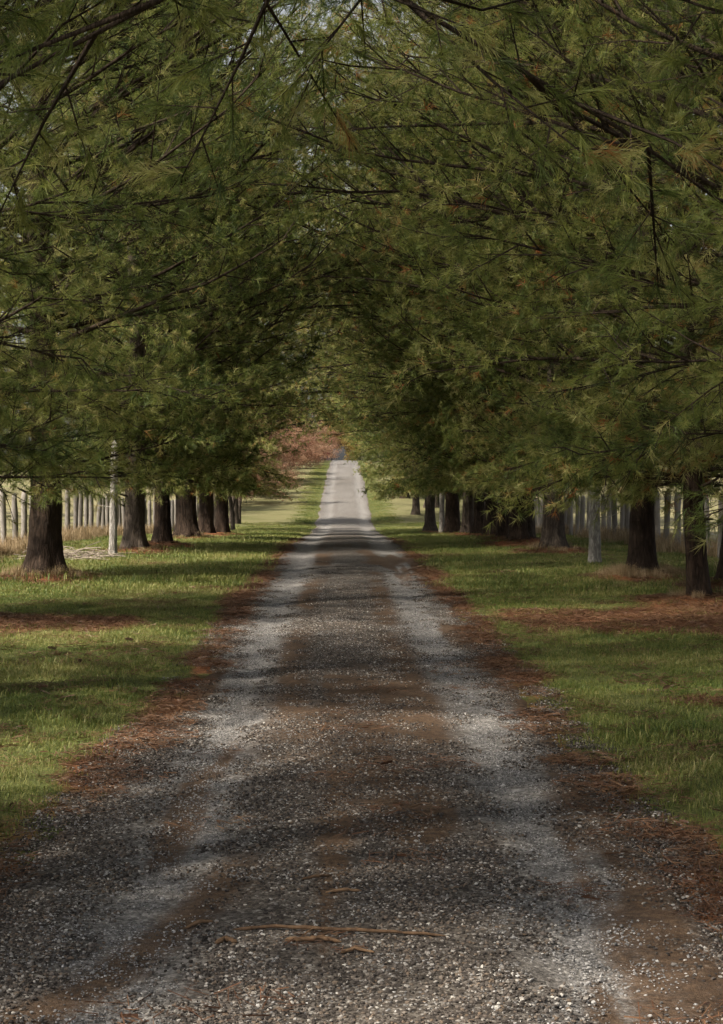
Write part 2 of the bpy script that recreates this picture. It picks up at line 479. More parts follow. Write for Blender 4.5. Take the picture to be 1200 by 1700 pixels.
me = np_mesh('road', np.stack([xx, yy, zz], -1).reshape(-1, 3), quads, True,
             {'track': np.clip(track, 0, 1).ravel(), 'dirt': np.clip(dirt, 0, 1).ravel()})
road = tag(link('road', me, None, m.m), kind='structure')

# ------------------------------------------------------------------ scatter (geometry nodes, for what nobody could count)
def scatter(name, srcs, pts, rot, scl, pick, label, cat):
    coll = bpy.data.collections.new(name + '_pieces')
    for i, me in enumerate(srcs):
        coll.objects.link(bpy.data.objects.new('%s_piece_%02d' % (name, i), me))
    pm = bpy.data.meshes.new(name)
    n = len(pts)
    pm.vertices.add(n)
    pm.vertices.foreach_set('co', np.asarray(pts, np.float32).ravel())
    a = pm.attributes.new('rot', 'FLOAT_VECTOR', 'POINT'); a.data.foreach_set('vector', np.asarray(rot, np.float32).ravel())
    a = pm.attributes.new('scl', 'FLOAT_VECTOR', 'POINT'); a.data.foreach_set('vector', np.asarray(scl, np.float32).ravel())
    a = pm.attributes.new('pick', 'INT', 'POINT'); a.data.foreach_set('value', np.asarray(pick, np.int32))
    o = bpy.data.objects.new(name, pm); COL.objects.link(o)
    tag(o, label, cat, kind='stuff')
    ng = bpy.data.node_groups.new(name + '_scatter', 'GeometryNodeTree')
    ng.interface.new_socket('Geometry', in_out='INPUT', socket_type='NodeSocketGeometry')
    ng.interface.new_socket('Geometry', in_out='OUTPUT', socket_type='NodeSocketGeometry')
    N = ng.nodes; gi = N.new('NodeGroupInput'); go = N.new('NodeGroupOutput')
    ci = N.new('GeometryNodeCollectionInfo')
    ci.inputs['Collection'].default_value = coll
    ci.inputs['Separate Children'].default_value = True
    ci.inputs['Reset Children'].default_value = True
    ip = N.new('GeometryNodeInstanceOnPoints')
    ip.inputs['Pick Instance'].default_value = True
    def na(nm, typ):
        q = N.new('GeometryNodeInputNamedAttribute'); q.data_type = typ
        q.inputs['Name'].default_value = nm
        return q.outputs['Attribute']
    L = ng.links
    L.new(gi.outputs[0], ip.inputs['Points'])
    L.new(ci.outputs[0], ip.inputs['Instance'])
    L.new(na('pick', 'INT'), ip.inputs['Instance Index'])
    e2r = N.new('FunctionNodeEulerToRotation')
    L.new(na('rot', 'FLOAT_VECTOR'), e2r.inputs[0])
    L.new(e2r.outputs[0], ip.inputs['Rotation'])
    L.new(na('scl', 'FLOAT_VECTOR'), ip.inputs['Scale'])
    L.new(ip.outputs[0], go.inputs[0])
    md = o.modifiers.new('scatter', 'NODES'); md.node_group = ng
    return o

def in_view(x, y, margin=0.6):
    px = np.asarray(x) / np.maximum(np.asarray(y), 0.1) * F_PX + 570
    w = margin * F_PX / np.maximum(y, .1)
    return (px > -w) & (px < 1200 + w)

# gravel stones ------------------------------------------------------------
def mat_gravel(name, stops):
    m = NT(name)
    isl = m.n('ShaderNodeNewGeometry').outputs['Random Per Island']
    oi = m.n('ShaderNodeObjectInfo')
    f = m.math('FRACT', m.math('ADD', isl, m.math('MULTIPLY', oi.outputs['Random'], 7.13)))
    m.principled(m.ramp(f, stops), 0.88, m.bump(m.noise(160, 3, .6, m.coord('Object')), 0.4, 0.003), 0.25)
    return m.m
M['gravel'] = mat_gravel('loose_gravel', [(0.0, (0.024, 0.020, 0.018)), (0.35, (0.055, 0.047, 0.042)), (0.60, (0.100, 0.086, 0.077)), (0.76, (0.13, 0.094, 0.067)),
               (0.88, (0.17, 0.155, 0.142)), (0.97, (0.30, 0.28, 0.26)), (1.0, (0.42, 0.40, 0.37))])
M['gravel_pale'] = mat_gravel('packed_gravel', [(0.0, (0.068, 0.065, 0.065)), (0.4, (0.15, 0.146, 0.146)), (0.75, (0.24, 0.232, 0.232)), (1.0, (0.40, 0.39, 0.38))])
_ico = bmesh.new(); bmesh.ops.create_icosphere(_ico, subdivisions=1, radius=1.0)
ICO_V = np.array([v.co[:] for v in _ico.verts]); ICO_F = np.array([[v.index for v in f.verts] for f in _ico.faces]); _ico.free()
def gravel_clump(r, n, rad, seed, mat='gravel'):
    g_ = np.random.default_rng(seed)
    V = []; Fc = []; o = 0
    for k in range(n):
        s = (r * g_.uniform(.45, 1.25)) * (1.5 if g_.random() < .06 else 1)
        v = ICO_V * (1 + 0.55 * (g_.random((len(ICO_V), 1)) - .5)) * s * np.array([1, g_.uniform(.6, .95), g_.uniform(.45, .75)])
        a = g_.uniform(0, 6.28); q = np.array([[math.cos(a), -math.sin(a), 0], [math.sin(a), math.cos(a), 0], [0, 0, 1]])
        tl = g_.uniform(-.35, .35); q2 = np.array([[1, 0, 0], [0, math.cos(tl), -math.sin(tl)], [0, math.sin(tl), math.cos(tl)]])
        rr = rad * math.sqrt(g_.random()); th = g_.uniform(0, 6.28)
        v = v @ q2.T @ q.T + np.array([rr * math.cos(th), rr * math.sin(th), s * 0.22])
        V.append(v); Fc.append(ICO_F + o); o += len(v)
    me = np_mesh('gravel_piece', np.concatenate(V), np.concatenate(Fc))
    me.materials.append(M[mat])
    return me
def pts_random(n, x0, x1, y0, y1):
    return rng.uniform(x0, x1, n), rng.uniform(y0, y1, n)
srcs = [gravel_clump(0.0076, 68, 0.14, 100 + i) for i in range(4)] + [gravel_clump(0.0052, 70, 0.13, 200 + i, 'gravel_pale') for i in range(3)]
px, py = pts_random(14000, -1.95, 2.05, 4.3, 32.0)
u = px - .06
hw = np.where(u > 0, road_half(py, 1), road_half(py, 0))
nz = fbm(px * 0.9, py * 0.5, 3)
wob = 0.22 * (fbm(py * 0.22, py * 0 + 1.5, 2) - 0.5)
tr = np.exp(-np.abs((np.abs(u + wob) - 0.88) / 0.25) ** 2.6)
pr = (1 - 0.15 * tr) * (0.40 + 0.9 * nz) * (1 - 0.85 * dirt_f(px, py)) * (1 - sstep(hw - 0.05, hw + 0.3, np.abs(u))) * sstep(33, 9, py)
keep = (rng.random(len(px)) < pr) & in_view(px, py)
px, py, tr = px[keep], py[keep], tr[keep]
z = np.maximum(road_h(px, py) + .006, ground_h(px, py) - 0.01 - 1.0 * (np.abs(px - .06) < 1.4))
n = len(px)
rot = np.zeros((n, 3)); rot[:, 2] = rng.uniform(0, 6.28, n)
s = rng.uniform(.8, 1.2, n)
pick = np.where(rng.random(n) < .10 + .95 * tr, rng.integers(4, 7, n), rng.integers(0, 4, n))
scatter('gravel', srcs, np.stack([px, py, z], -1), rot, np.stack([s, s, s], -1), pick, 'loose grey gravel stones strewn over the lane', 'gravel')

# grass --------------------------------------------------------------------
def mat_grass(name, stops, trans=0.3):
    m = NT(name)
    isl = m.n('ShaderNodeNewGeometry').outputs['Random Per Island']
    oi = m.n('ShaderNodeObjectInfo')
    big = m.noise(0.55, 3, 0.6, oi.outputs['Location'])
    f = m.math('ADD', m.math('MULTIPLY', isl, 0.45), m.mapr(big, 0.25, 0.75, -0.05, 0.45))
    f = m.math('ADD', f, m.mapr(oi.outputs['Random'], 0, 1, -.1, .1), clamp=True)
    m.leaf(m.ramp(f, stops), trans)
    return m.m
M['grass'] = mat_grass('lawn_blades', [(0.0, (0.042, 0.080, 0.014)), (0.25, (0.085, 0.122, 0.024)), (0.50, (0.175, 0.188, 0.046)), (0.76, (0.31, 0.28, 0.115)), (1.0, (0.44, 0.37, 0.19))])
M['drygrass'] = mat_grass('dry_tall_grass', [(0.0, (0.13, 0.10, 0.045)), (0.4, (0.28, 0.20, 0.11)), (0.75, (0.42, 0.32, 0.20)), (1.0, (0.22, 0.21, 0.08))])
M['litter'] = mat_grass('fallen_needles', [(0.0, (0.038, 0.018, 0.011)), (0.4, (0.105, 0.049, 0.026)), (0.75, (0.17, 0.096, 0.052)), (1.0, (0.34, 0.23, 0.13))], 0.1)

def blade_patch(n, rad, h, w, lean, seed, mat):
    g_ = np.random.default_rng(seed)
    rr = rad * np.sqrt(g_.random(n)); th = g_.uniform(0, 6.28, n)
    b = np.stack([rr * np.cos(th), rr * np.sin(th), np.full(n, -0.012)], -1)
    az = g_.uniform(0, 6.28, n); d = np.stack([np.cos(az), np.sin(az), 0 * az], -1)
    sd_ = np.stack([-np.sin(az), np.cos(az), 0 * az], -1)
    hh = h * g_.uniform(.45, 1.15, n)[:, None]; ww = w * g_.uniform(.7, 1.2, n)[:, None]
    ln = lean * g_.uniform(.1, 1.0, n)[:, None]
    up = np.array([0, 0, 1.0])
    mid = b + hh * (.55 * up + .3 * ln * d)
    tip = b + hh * ((1 - .3 * ln) * up + ln * d)
    V = np.stack([b - sd_ * ww / 2, b + sd_ * ww / 2, mid + sd_ * ww * .38, mid - sd_ * ww * .38, tip], 1).reshape(-1, 3)
    o = np.arange(n)[:, None] * 5
    T = np.concatenate([o + [0, 1, 2], o + [0, 2, 3], o + [3, 2, 4]])
    me = np_mesh('blade_piece', V, T)
    me.materials.append(mat)
    return me
srcs = [blade_patch(46, 0.13, 0.052, 0.005, 0.9, 300 + i, M['grass']) for i in range(5)] + \
       [blade_patch(60, 0.26, 0.075, 0.010, 0.8, 320 + i, M['grass']) for i in range(4)]
Px = []; Py = []; Pk = []
for (n, y0, y1, lo) in ((26000, 6, 24, 1), (15000, 24, 48, 0), (6000, 48, 80, 0), (9000, 80, 150, 0)):
    a, b = pts_random(n, -8.6, 8.6, y0, y1)
    Px.append(a); Py.append(b); Pk.append(np.full(n, lo))
px = np.concatenate(Px); py = np.concatenate(Py); lo = np.concatenate(Pk)
u = px - .06; hw = np.where(u > 0, road_half(py, 1), road_half(py, 0))
lt = litter_mask(px, py)
pr = sstep(hw + 0.02, hw + 0.35, np.abs(u) + 0.35 * (fbm(px * 2, py * 2, 3) - .5)) * (1 - 0.9 * sstep(.25, .75, lt))
pr = pr * np.where(py > 80, np.abs(u) < 2.6, 1)
keep = (rng.random(len(px)) < pr) & in_view(px, py)
px, py, lo = px[keep], py[keep], lo[keep]
n = len(px)
rot = np.zeros((n, 3)); rot[:, 2] = rng.uniform(0, 6.28, n)
s = rng.uniform(.6, 1.3, n) * (0.5 + 1.0 * fbm(px * .8, py * .8, 3)) * np.where(rng.random(n) < .03, 1.7, 1)
pick = np.where(lo == 1, rng.integers(0, 5, n), rng.integers(5, 9, n))
scatter('grass', srcs, np.stack([px, py, ground_h(px, py)], -1), rot, np.stack([s, s, s], -1), pick, 'short mown grass on the verges beside the lane', 'grass')

# tall dry grass under the fences
srcs = [blade_patch(90, 0.32, 0.42, 0.012, 0.7, 350 + i, M['drygrass']) for i in range(4)]
px = []; py = []
for sx in (-7.3, 7.25):
    n = 900
    y_ = rng.uniform(24, 80, n)
    px.append(sx + rng.normal(0, 0.28, n)); py.append(y_)
px = np.concatenate(px); py = np.concatenate(py)
keep = rng.random(len(px)) < sstep(.35, .6, fbm(px * .2, py * .45, 3))
px, py = px[keep], py[keep]
sk = []
for tx, ty, num, rad in ((4.84, 27.2, 60, .55), (-4.80, 27.2, 22, .55), (4.45, 35.8, 20, .5), (-4.43, 35.8, 12, .45), (-4.15, 44.6, 14, .5), (4.8, 22.3, 10, .4)):
    a = rng.uniform(0, 6.28, num); r_ = rad * rng.uniform(.6, 1.25, num)
    sk.append(np.stack([tx + r_ * np.cos(a), ty + r_ * np.sin(a)], -1))
sk = np.concatenate(sk)
s = np.concatenate([rng.uniform(.5, 1.15, len(px)), rng.uniform(.18, .5, len(sk))])
px = np.concatenate([px, sk[:, 0]]); py = np.concatenate([py, sk[:, 1]])
n = len(px)
rot = np.zeros((n, 3)); rot[:, 2] = rng.uniform(0, 6.28, n)
scatter('tall_dry_grass', srcs, np.stack([px, py, ground_h(px, py)], -1), rot, np.stack([s, s, s], -1), rng.integers(0, 4, n),
        'tall dry grass along the fences and round the feet of the trunks', 'dry grass')

# fallen needles
def litter_patch(n, rad, seed):
    g_ = np.random.default_rng(seed)
    rr = rad * np.sqrt(g_.random(n)); th = g_.uniform(0, 6.28, n)
    c = np.stack([rr * np.cos(th), rr * np.sin(th), g_.uniform(.002, .03, n)], -1)
    az = g_.uniform(0, 6.28, n)
    d = np.stack([np.cos(az), np.sin(az), g_.normal(0, .22, n)], -1)
    s_ = np.stack([-np.sin(az), np.cos(az), g_.normal(0, .6, n)], -1)
    L_ = g_.uniform(.015, .045, n)[:, None]; w_ = g_.uniform(.0010, .0022, n)[:, None]
    V = np.stack([c - d * L_ - s_ * w_, c - d * L_ + s_ * w_, c + d * L_ + s_ * w_, c + d * L_ - s_ * w_], 1).reshape(-1, 3)
    o = np.arange(n)[:, None] * 4
    me = np_mesh('litter_piece', V, o + np.array([0, 1, 2, 3]))
    me.materials.append(M['litter'])
    return me
srcs = [litter_patch(70, 0.2, 400 + i) for i in range(5)]
px, py = pts_random(52000, -7, 7, 5, 48)
lt = litter_mask(px, py)
u = np.abs(px - .06)
pr = sstep(.15, .75, lt) * np.where(py > 26, 0.45, 0.8)
pr = np.maximum(pr, 0.012 * (u < 1.6) * (py < 16))                # odd needles on the gravel
pr = np.maximum(pr, 0.06 * (u > 1.6))
keep = (rng.random(len(px)) < pr) & in_view(px, py)
px, py = px[keep], py[keep]; n = len(px)
z = np.where(np.abs(px - .06) < 1.45, road_h(px, py) + .012, ground_h(px, py))
rot = np.zeros((n, 3)); rot[:, 2] = rng.uniform(0, 6.28, n)
s = rng.uniform(.7, 1.3, n)
scatter('fallen_needles', srcs, np.stack([px, py, z], -1), rot, np.stack([s, s, s], -1), rng.integers(0, 5, n),
        'reddish brown fallen pine needles along the lane edges and under the trees', 'needle litter')

# ------------------------------------------------------------------ tree builders
def tubes(polys, sides=5):
    """polys: list of (points (k,3), radii (k,)) -> one mesh of tubes"""
    V = []; Q = []; o = 0
    for P, rad, sd_ in polys:
        P = np.asarray(P, float); k = len(P)
        T = np.gradient(P, axis=0); T /= np.linalg.norm(T, axis=1)[:, None] + 1e-9
        ref = np.where(np.abs(T[:, 2:3]) > .9, np.array([[1., 0, 0]]), np.array([[0, 0, 1.]]))
        A = np.cross(T, ref); A /= np.linalg.norm(A, axis=1)[:, None] + 1e-9
        B = np.cross(T, A)
        th = np.arange(sd_) / sd_ * 2 * math.pi
        ring = P[:, None] + np.asarray(rad)[:, None, None] * (np.cos(th)[None, :, None] * A[:, None] + np.sin(th)[None, :, None] * B[:, None])
        V.append(ring.reshape(-1, 3))
        i = np.arange(k - 1)[:, None] * sd_ + np.arange(sd_)[None]
        j = np.arange(k - 1)[:, None] * sd_ + (np.arange(sd_)[None] + 1) % sd_
        Q.append(np.stack([i, j, j + sd_, i + sd_], -1).reshape(-1, 4) + o)
        o += k * sd_
    return np.concatenate(V), np.concatenate(Q)

def unit(v):
    return v / (np.linalg.norm(v) + 1e-9)

def rot_about(v, axis_, ang):
    axis_ = unit(axis_)
    return v * math.cos(ang) + np.cross(axis_, v) * math.sin(ang) + axis_ * (axis_ @ v) * (1 - math.cos(ang))

def crown_len(t):
    """limb length against height share of the crown (0 foot, 1 top)"""
    return np.interp(t, [0, .08, .22, .4, .6, .8, .93, 1], [1.95, 2.75, 4.2, 4.9, 4.5, 3.2, 1.6, .4])

def pine(seed, H, det, z0=1.62, reach=1.0):
    g_ = np.random.default_rng(seed)
    limbs = []      # (height, [polylines])
    TP = []; TD = []; TT = []; TZ = []
    z = z0
    n2, n3 = {'near': (15, 6), 'close': (15, 6), 'mid': (14, 5), 'far': (11, 5)}[det]
    while z < H - .3:
        t = max(0, (z - 1.8) / (H - 1.8))
        cnt = 6 if t < .7 else 5
        a0 = g_.uniform(0, 6.28)
        for k in range(cnt):
            if g_.random() < .07: continue
            az = a0 + k * 2 * math.pi / cnt + g_.normal(0, .25)
            el = R(np.interp(t, [0, .1, .3, .6, 1], [3, 13, 24, 30, 58]) + g_.normal(0, 6))
            L = crown_len(t) * g_.uniform(.80, 1.10) * (reach if math.cos(az) > .3 else 1) * np.interp(math.cos(az), [-1, -.3, 0, .5, 1], [.85, .78, .82, 1.06, 1.14 + .30 * sstep(.12, .32, t)])
            zz_ = z + g_.uniform(-.2, .2)
            P = [np.array([0, 0, zz_])]
            d = np.array([math.cos(az) * math.cos(el), math.sin(az) * math.cos(el), math.sin(el)])
            m_ = 8
            droop = g_.uniform(-.05, .03) if t > .12 else g_.uniform(-.09, -.01)
            for q in range(m_):
                P.append(P[-1] + d * L / m_)
                d = unit(d + np.array([g_.normal(0, .11), g_.normal(0, .11), g_.normal(0, .08) + (droop if q < 5 else .05)]))
            P = np.array(P)
            P[:, 2] = np.maximum(P[:, 2], 1.46)
            r0 = (0.007 + 0.0058 * L) if t > .18 else (.010 + .0080 * L)
            if det == 'close': r0 *= .55
            polys = [(P, np.interp(np.arange(m_ + 1), [0, m_], [r0, .006]), 6 if det != 'far' else 4)]
            tree_tint = g_.normal(0, .05)
            for s2 in range(n2):
                ft = np.interp(s2 / (n2 - 1), [0, 1], [.14, .98]) + g_.uniform(-.03, .03)
                fi = min(ft, .999) * m_; i0 = int(fi)
                p0 = P[i0] + (P[i0 + 1] - P[i0]) * (fi - i0)
                ld = unit(P[i0 + 1] - P[i0])
                sgn = 1 if s2 % 2 else -1
                d2 = rot_about(ld, np.array([0, 0, 1.]), sgn * R(g_.uniform(32, 68)))
                d2 = unit(d2 + np.array([0, 0, g_.normal(.05, .32)]))
                L2 = max(.25, .40 * L * (1 - .72 * ft) * g_.uniform(.7, 1.25) + .18)
                q1 = p0 + d2 * L2 * .5 + np.array([0, 0, g_.normal(0, .03)])
                q2 = p0 + d2 * L2 + np.array([0, 0, g_.normal(.02, .06)])
                polys.append((np.array([p0, q1, q2]), (.011 * (.6 + L2 * .5), .007, .003), 3))
                tip_dir = unit(q2 - q1)
                tw = [(q2, tip_dir)]
                for s3 in range(n3):
                    f3 = np.interp(s3 / max(1, n3 - 1), [0, 1], [.28, .95])
                    b0 = p0 + (q2 - p0) * f3 + (q1 - (p0 + q2) / 2) * (1 - abs(2 * f3 - 1))
                    d3 = rot_about(d2, np.array([0, 0, 1.]), (1 if s3 % 2 else -1) * R(g_.uniform(25, 65)))
                    d3 = unit(d3 + np.array([0, 0, g_.normal(-.02, .6)]))
                    L3 = g_.uniform(.14, .36)
                    e = b0 + d3 * L3
                    if det != 'far' and (t < .45 or det == 'mid' and t < .7): polys.append((np.array([b0, e]), (.0045, .002), 3))
                    tw.append((e, d3))
                    if det != 'near' or g_.random() < .5: tw.append((b0 + d3 * L3 * .55, d3))
                for (e, dd) in tw:
                    TP.append(e); TD.append(unit(dd + g_.normal(0, .38, 3)))
                    TT.append(tree_tint); TZ.append(t)
            TP.append(P[-1]); TD.append(unit(P[-1] - P[-2])); TT.append(0); TZ.append(t)
            limbs.append((zz_, polys))
        z += g_.uniform(.38, .52) if t < .7 else g_.uniform(.35, .45)
    TP = np.array(TP); TD = np.array(TD); TT = np.array(TT); TZ = np.array(TZ)
    if det in ('near', 'close'):
        kp = (TP[:, 2] < 7) | (g_.random(len(TP)) < .4)
        TP, TD, TT, TZ = TP[kp], TD[kp], TT[kp], TZ[kp]
    n = len(TP)
    # needles
    nz = fbm(TP[:, 0] * 1.3 + seed, TP[:, 1] * 1.3 + TP[:, 2] * 1.1, 3)
    tint = .41 + 1.15 * (nz - .5) + TT + g_.normal(0, .17, n)
    tint = tint + (.02 if det == 'far' else 0)
    tint = np.where(g_.random(n) < .018, g_.uniform(.9, 1.0, n), np.clip(tint, 0, .88))
    hi = TP[:, 2] < 7.0 if det != 'close' else (TP[:, 2] < 4.3) & (TP[:, 0] > .9)
    V = []; A = []
    groups = {'near': ((hi, 32, .125, .0040, 1.0), (~hi, 6, .18, .013, .95)),
              'close': ((hi, 48, .125, .0023, .66), (~hi, 8, .15, .010, .8)),
              'mid': ((np.ones(n, bool), 15, .14, .0098, 1.05),),
              'far': ((np.ones(n, bool), 6, .17, .0220, 1.05),)}[det]
    for msk, k, ln, w, spread in groups:
        P = np.repeat(TP[msk], k, 0); D = np.repeat(TD[msk], k, 0); c = len(P)
        tt = np.repeat(tint[msk], k)
        dr = g_.normal(0, 1, (c, 3)); dr /= np.linalg.norm(dr, axis=1)[:, None]
        nd = D + spread * dr + np.array([0, 0, -.15])
        nd /= np.linalg.norm(nd, axis=1)[:, None]
        base = P - D * (g_.random(c) ** 1.2 * .10)[:, None]
        sw = np.cross(nd, g_.normal(0, 1, (c, 3))); sw /= np.linalg.norm(sw, axis=1)[:, None] + 1e-9
        Ln = ln * g_.uniform(.75, 1.15, c)[:, None]
        if det == 'close' and k == 48:      # needles that hang in a soft curve
            mid_ = base + nd * Ln * .55
            n2d = nd + np.array([0, 0, -.55]); n2d /= np.linalg.norm(n2d, axis=1)[:, None]
            tip = mid_ + n2d * Ln * .5
            a_, b_, c_, d_ = base - sw * w * .5, base + sw * w * .5, mid_ + sw * w * .45, mid_ - sw * w * .45
            V.append(np.stack([a_, b_, c_, a_, c_, d_, d_, c_, tip], 1).reshape(-1, 3))
            A.append(np.repeat(tt, 9))
            continue
        V.append(np.stack([base - sw * w * .5, base + sw * w * .5, base + nd * Ln], 1).reshape(-1, 3))
        A.append(np.repeat(tt, 3))
    V = np.concatenate(V); A = np.concatenate(A)
    cm = np_mesh('pine_crown', V, np.arange(len(V)).reshape(-1, 3), False, {'tint': A})
    cm.materials.append(M['needles'])
    # wood
    lm = []
    up = []
    for h, polys in limbs:
        if det in ('near', 'mid', 'close') and h < 5.2:
            v, q = tubes(polys); me = np_mesh('limb', v, q, True); me.materials.append(M['twig']); lm.append(me)
        else:
            up += polys
    v, q = tubes(up); um = np_mesh('upper_branches', v, q, True); um.materials.append(M['twig'])
    return dict(crown=cm, limbs=lm, upper=um, H=H, n=n)

def trunk_mesh(dia, H, seed, flare=1.0, det=True):
    g_ = np.random.default_rng(seed)
    sides = 28 if det else 14
    zs = np.concatenate([[-.25], np.arange(0, 3.2, .09 if det else .25), np.linspace(3.2, H, 14)])
    th = np.arange(sides) / sides * 2 * math.pi
    ZZ, TH = np.meshgrid(zs, th, indexing='ij')
    r = dia / 2 * np.interp(ZZ, [0, 1.0, 3, H], [1.06, 1.0, .90, .05])
    nr = g_.integers(5, 8); ph = g_.uniform(0, 6.28)
    lobes = .5 + .5 * np.cos(nr * TH + ph + .8 * np.sin(TH * 2 + ph))
    r = r * (1 + flare * np.exp(-np.maximum(ZZ, 0) / .20) * (.25 + .75 * lobes) + .06 * np.exp(-np.maximum(ZZ, 0) / .8))
    # bark plates: long vertical ridges
    rid = fbm(TH / (2 * math.pi) * 16 + ZZ * .8 + seed, ZZ * 2.6 + seed, 3)
    r = r + dia * .15 * (rid - .5) * np.where(ZZ < 4, 1, .3)
    bx = .10 * np.sin(ZZ * .5 + ph) * np.clip(ZZ / 6, 0, 1); by = .10 * np.cos(ZZ * .43 + ph) * np.clip(ZZ / 6, 0, 1)
    V = np.stack([r * np.cos(TH) + bx, r * np.sin(TH) + by, ZZ], -1).reshape(-1, 3)
    k = len(zs)
    i = np.arange(k - 1)[:, None] * sides + np.arange(sides)[None]
    j = np.arange(k - 1)[:, None] * sides + (np.arange(sides)[None] + 1) % sides
    return np_mesh('trunk', V, np.stack([i, j, j + sides, i + sides], -1).reshape(-1, 4), True)

_close = pine(9, 11.5, 'close')
PINES = {'close': [_close, _close],
         'near': [pine(1, 12.5, 'near'), pine(2, 12.5, 'near')],
         'mid': [pine(3, 12.5, 'mid'), pine(4, 12.5, 'mid')],
         'far': [pine(5, 12.5, 'far'), pine(6, 12.5, 'far')],
         'arch': [pine(7, 13.0, 'far', 3.9, 1.5), pine(8, 13.0, 'far', 3.6, 1.5)]}
ROT = np.random.default_rng(99)
for i, (x, y, dia, det, scl, tilt, bark, label) in enumerate(TREES):
    z = float(ground_h(x, y, False))
    t = empty('pine_tree', (x, y, z))
    grp = 'pines of the row left of the lane' if x < 0 else 'pines of the row right of the lane'
    tag(t, label, 'pine tree', grp)
    t.rotation_euler = (0, R(-tilt), 0)
    v = PINES[det][i % 2]
    rz = (0 if x < 0 else math.pi) + ROT.uniform(-.35, .35)
    tm = trunk_mesh(dia, v['H'] * scl * .97, 500 + i, 0.70 if dia > .47 else (.5 if dia > .3 else .3), y < 60)
    trunk = link('trunk', tm, t, M[bark])
    def part(name, me):
        o = link(name, me, t if name == 'crown' else trunk)
        o.rotation_euler = (0, 0, rz); o.scale = (scl, scl, scl)
        return o
    part('crown', v['crown'])
    part('upper_branches', v['upper'])
    for lm in v['limbs']:
        part('limb', lm)
    if 15 < y < 50:
        for k in range(5):                                # broken stubs below the boughs
            a = ROT.uniform(0, 6.28); zz_ = ROT.uniform(.7, 1.9); L = ROT.uniform(.06, .28)
            d = np.array([math.cos(a), math.sin(a), ROT.uniform(-.1, .5)])
            o0 = np.array([0, 0, zz_])
            P = np.array([o0 + d * dia * .35, o0 + d * (dia * .5 + L * .5), o0 + d * (dia * .5 + L)])
            vv, qq = tubes([(P, (.026, .020, .013), 6)])
            link('branch_stub', np_mesh('branch_stub', vv, qq, True), trunk, M['twig'])

# ------------------------------------------------------------------ broadleaf trees
def broadleaf(seed, H, spread, leaf, nleaf, low, mat, bark='twig'):
    g_ = np.random.default_rng(seed)
    polys = []; tips = []
    def grow(p, d, L, r, lvl):
        k = 5; P = [p]
        for q in range(k):
            P.append(P[-1] + d * L / k)
            d = unit(d + g_.normal(0, .13, 3) + np.array([0, 0, .03]))
        polys.append((np.array(P), np.linspace(r, r * .45, k + 1), 5 if lvl < 2 else 3))
        if lvl >= 3:
            tips.extend(P[1:]); return
        for q in range([7, 5, 4][lvl]):
            f = g_.uniform(low if lvl == 0 else .3, 1.0)
            fi = min(f, .999) * k; i0 = int(fi); b = P[i0] + (P[i0 + 1] - P[i0]) * (fi - i0)
            ax_ = unit(np.cross(d, g_.normal(0, 1, 3)))
            grow(b, rot_about(d, ax_, R(g_.uniform(30, 70))), L * g_.uniform(.45, .7) * (spread if lvl == 0 else 1), r * .5, lvl + 1)
    grow(np.array([0, 0, .0]), np.array([0, 0, 1.]), H * .6, H * .018, 0)
    tips = np.array(tips)
    c = tips[g_.integers(0, len(tips), nleaf)] + g_.normal(0, .16, (nleaf, 3))
    a = g_.normal(0, 1, (nleaf, 3)); a /= np.linalg.norm(a, axis=1)[:, None]
    b = np.cross(a, g_.normal(0, 1, (nleaf, 3))); b /= np.linalg.norm(b, axis=1)[:, None]
    L_ = leaf * g_.uniform(.6, 1.2, nleaf)[:, None]
    V = np.stack([c - a * L_, c + b * L_ * .6, c + a * L_, c - b * L_ * .6], 1).reshape(-1, 3)
    tint = np.clip(.5 + .9 * (fbm(c[:, 0] * .8, c[:, 2] * .8 + c[:, 1], 3) - .5) + g_.normal(0, .15, nleaf), 0, 1)
    cm = np_mesh('leaf_crown', V, np.arange(len(V)).reshape(-1, 4), False, {'tint': np.repeat(tint, 4)})
    cm.materials.append(mat)
    v, q = tubes(polys[1:]); bm_ = np_mesh('branches', v, q, True); bm_.materials.append(M[bark])
    P, rd, _ = polys[0]
    v, q = tubes([(np.vstack([P[0] - [0, 0, .3], P]), np.concatenate([[rd[0] * 1.4], rd]), 10)]); tm = np_mesh('trunk', v, q, True); tm.materials.append(M['bark_grey'])
    return cm, bm_, tm
def place_broad(name, kit, x, y, rz, s, label, cat, grp=None):
    t = empty(name, (x, y, float(ground_h(x, y, False))), rz)
    tag(t, label, cat, grp)
    t.scale = (s, s, s)
    for nm, me in zip(('crown', 'branches', 'trunk'), kit):
        link(nm, me, t)
    return t
RUS = [broadleaf(21, 7.0, 1.0, .055, 15000, .25, M['russet'], 'bark_grey'), broadleaf(22, 7.0, 1.05, .055, 15000, .22, M['russet'], 'bark_grey')]
for i, (x, y, s, label) in enumerate([
        (-4.6, 70, .8, 'nearest russet tree after the left pines, grey trunk by the dip'),
        (-4.9, 79, .9, 'second russet tree after the left pines, above the fence posts'),
        (-7.8, 90, .9, 'third russet tree on the left, low pinkish crown over the sunlit grass'),
        (-8.2, 103, .9, 'fourth russet tree on the left, halfway up the far rise'),
        (-8.2, 117, .9, 'fifth russet tree on the left, on the upper half of the rise'),
        (-8.4, 133, .9, 'sixth russet tree on the left, near the top of the rise'),
        (-8.2, 150, .9, 'seventh russet tree on the left, next to the red shrub'),
        (-8.4, 170, .9, 'farthest russet tree on the left, at the crest of the lane')]):
    place_broad('russet_tree', RUS[i % 2], x, y, ROT.uniform(0, 6.28), s, label, 'tree', 'russet trees along the left of the far rise')
RSH = [broadleaf(23, 4.2, 1.35, .045, 14000, .02, M['russet'], 'bark_grey'), broadleaf(24, 4.2, 1.4, .045, 14000, .02, M['russet'], 'bark_grey')]
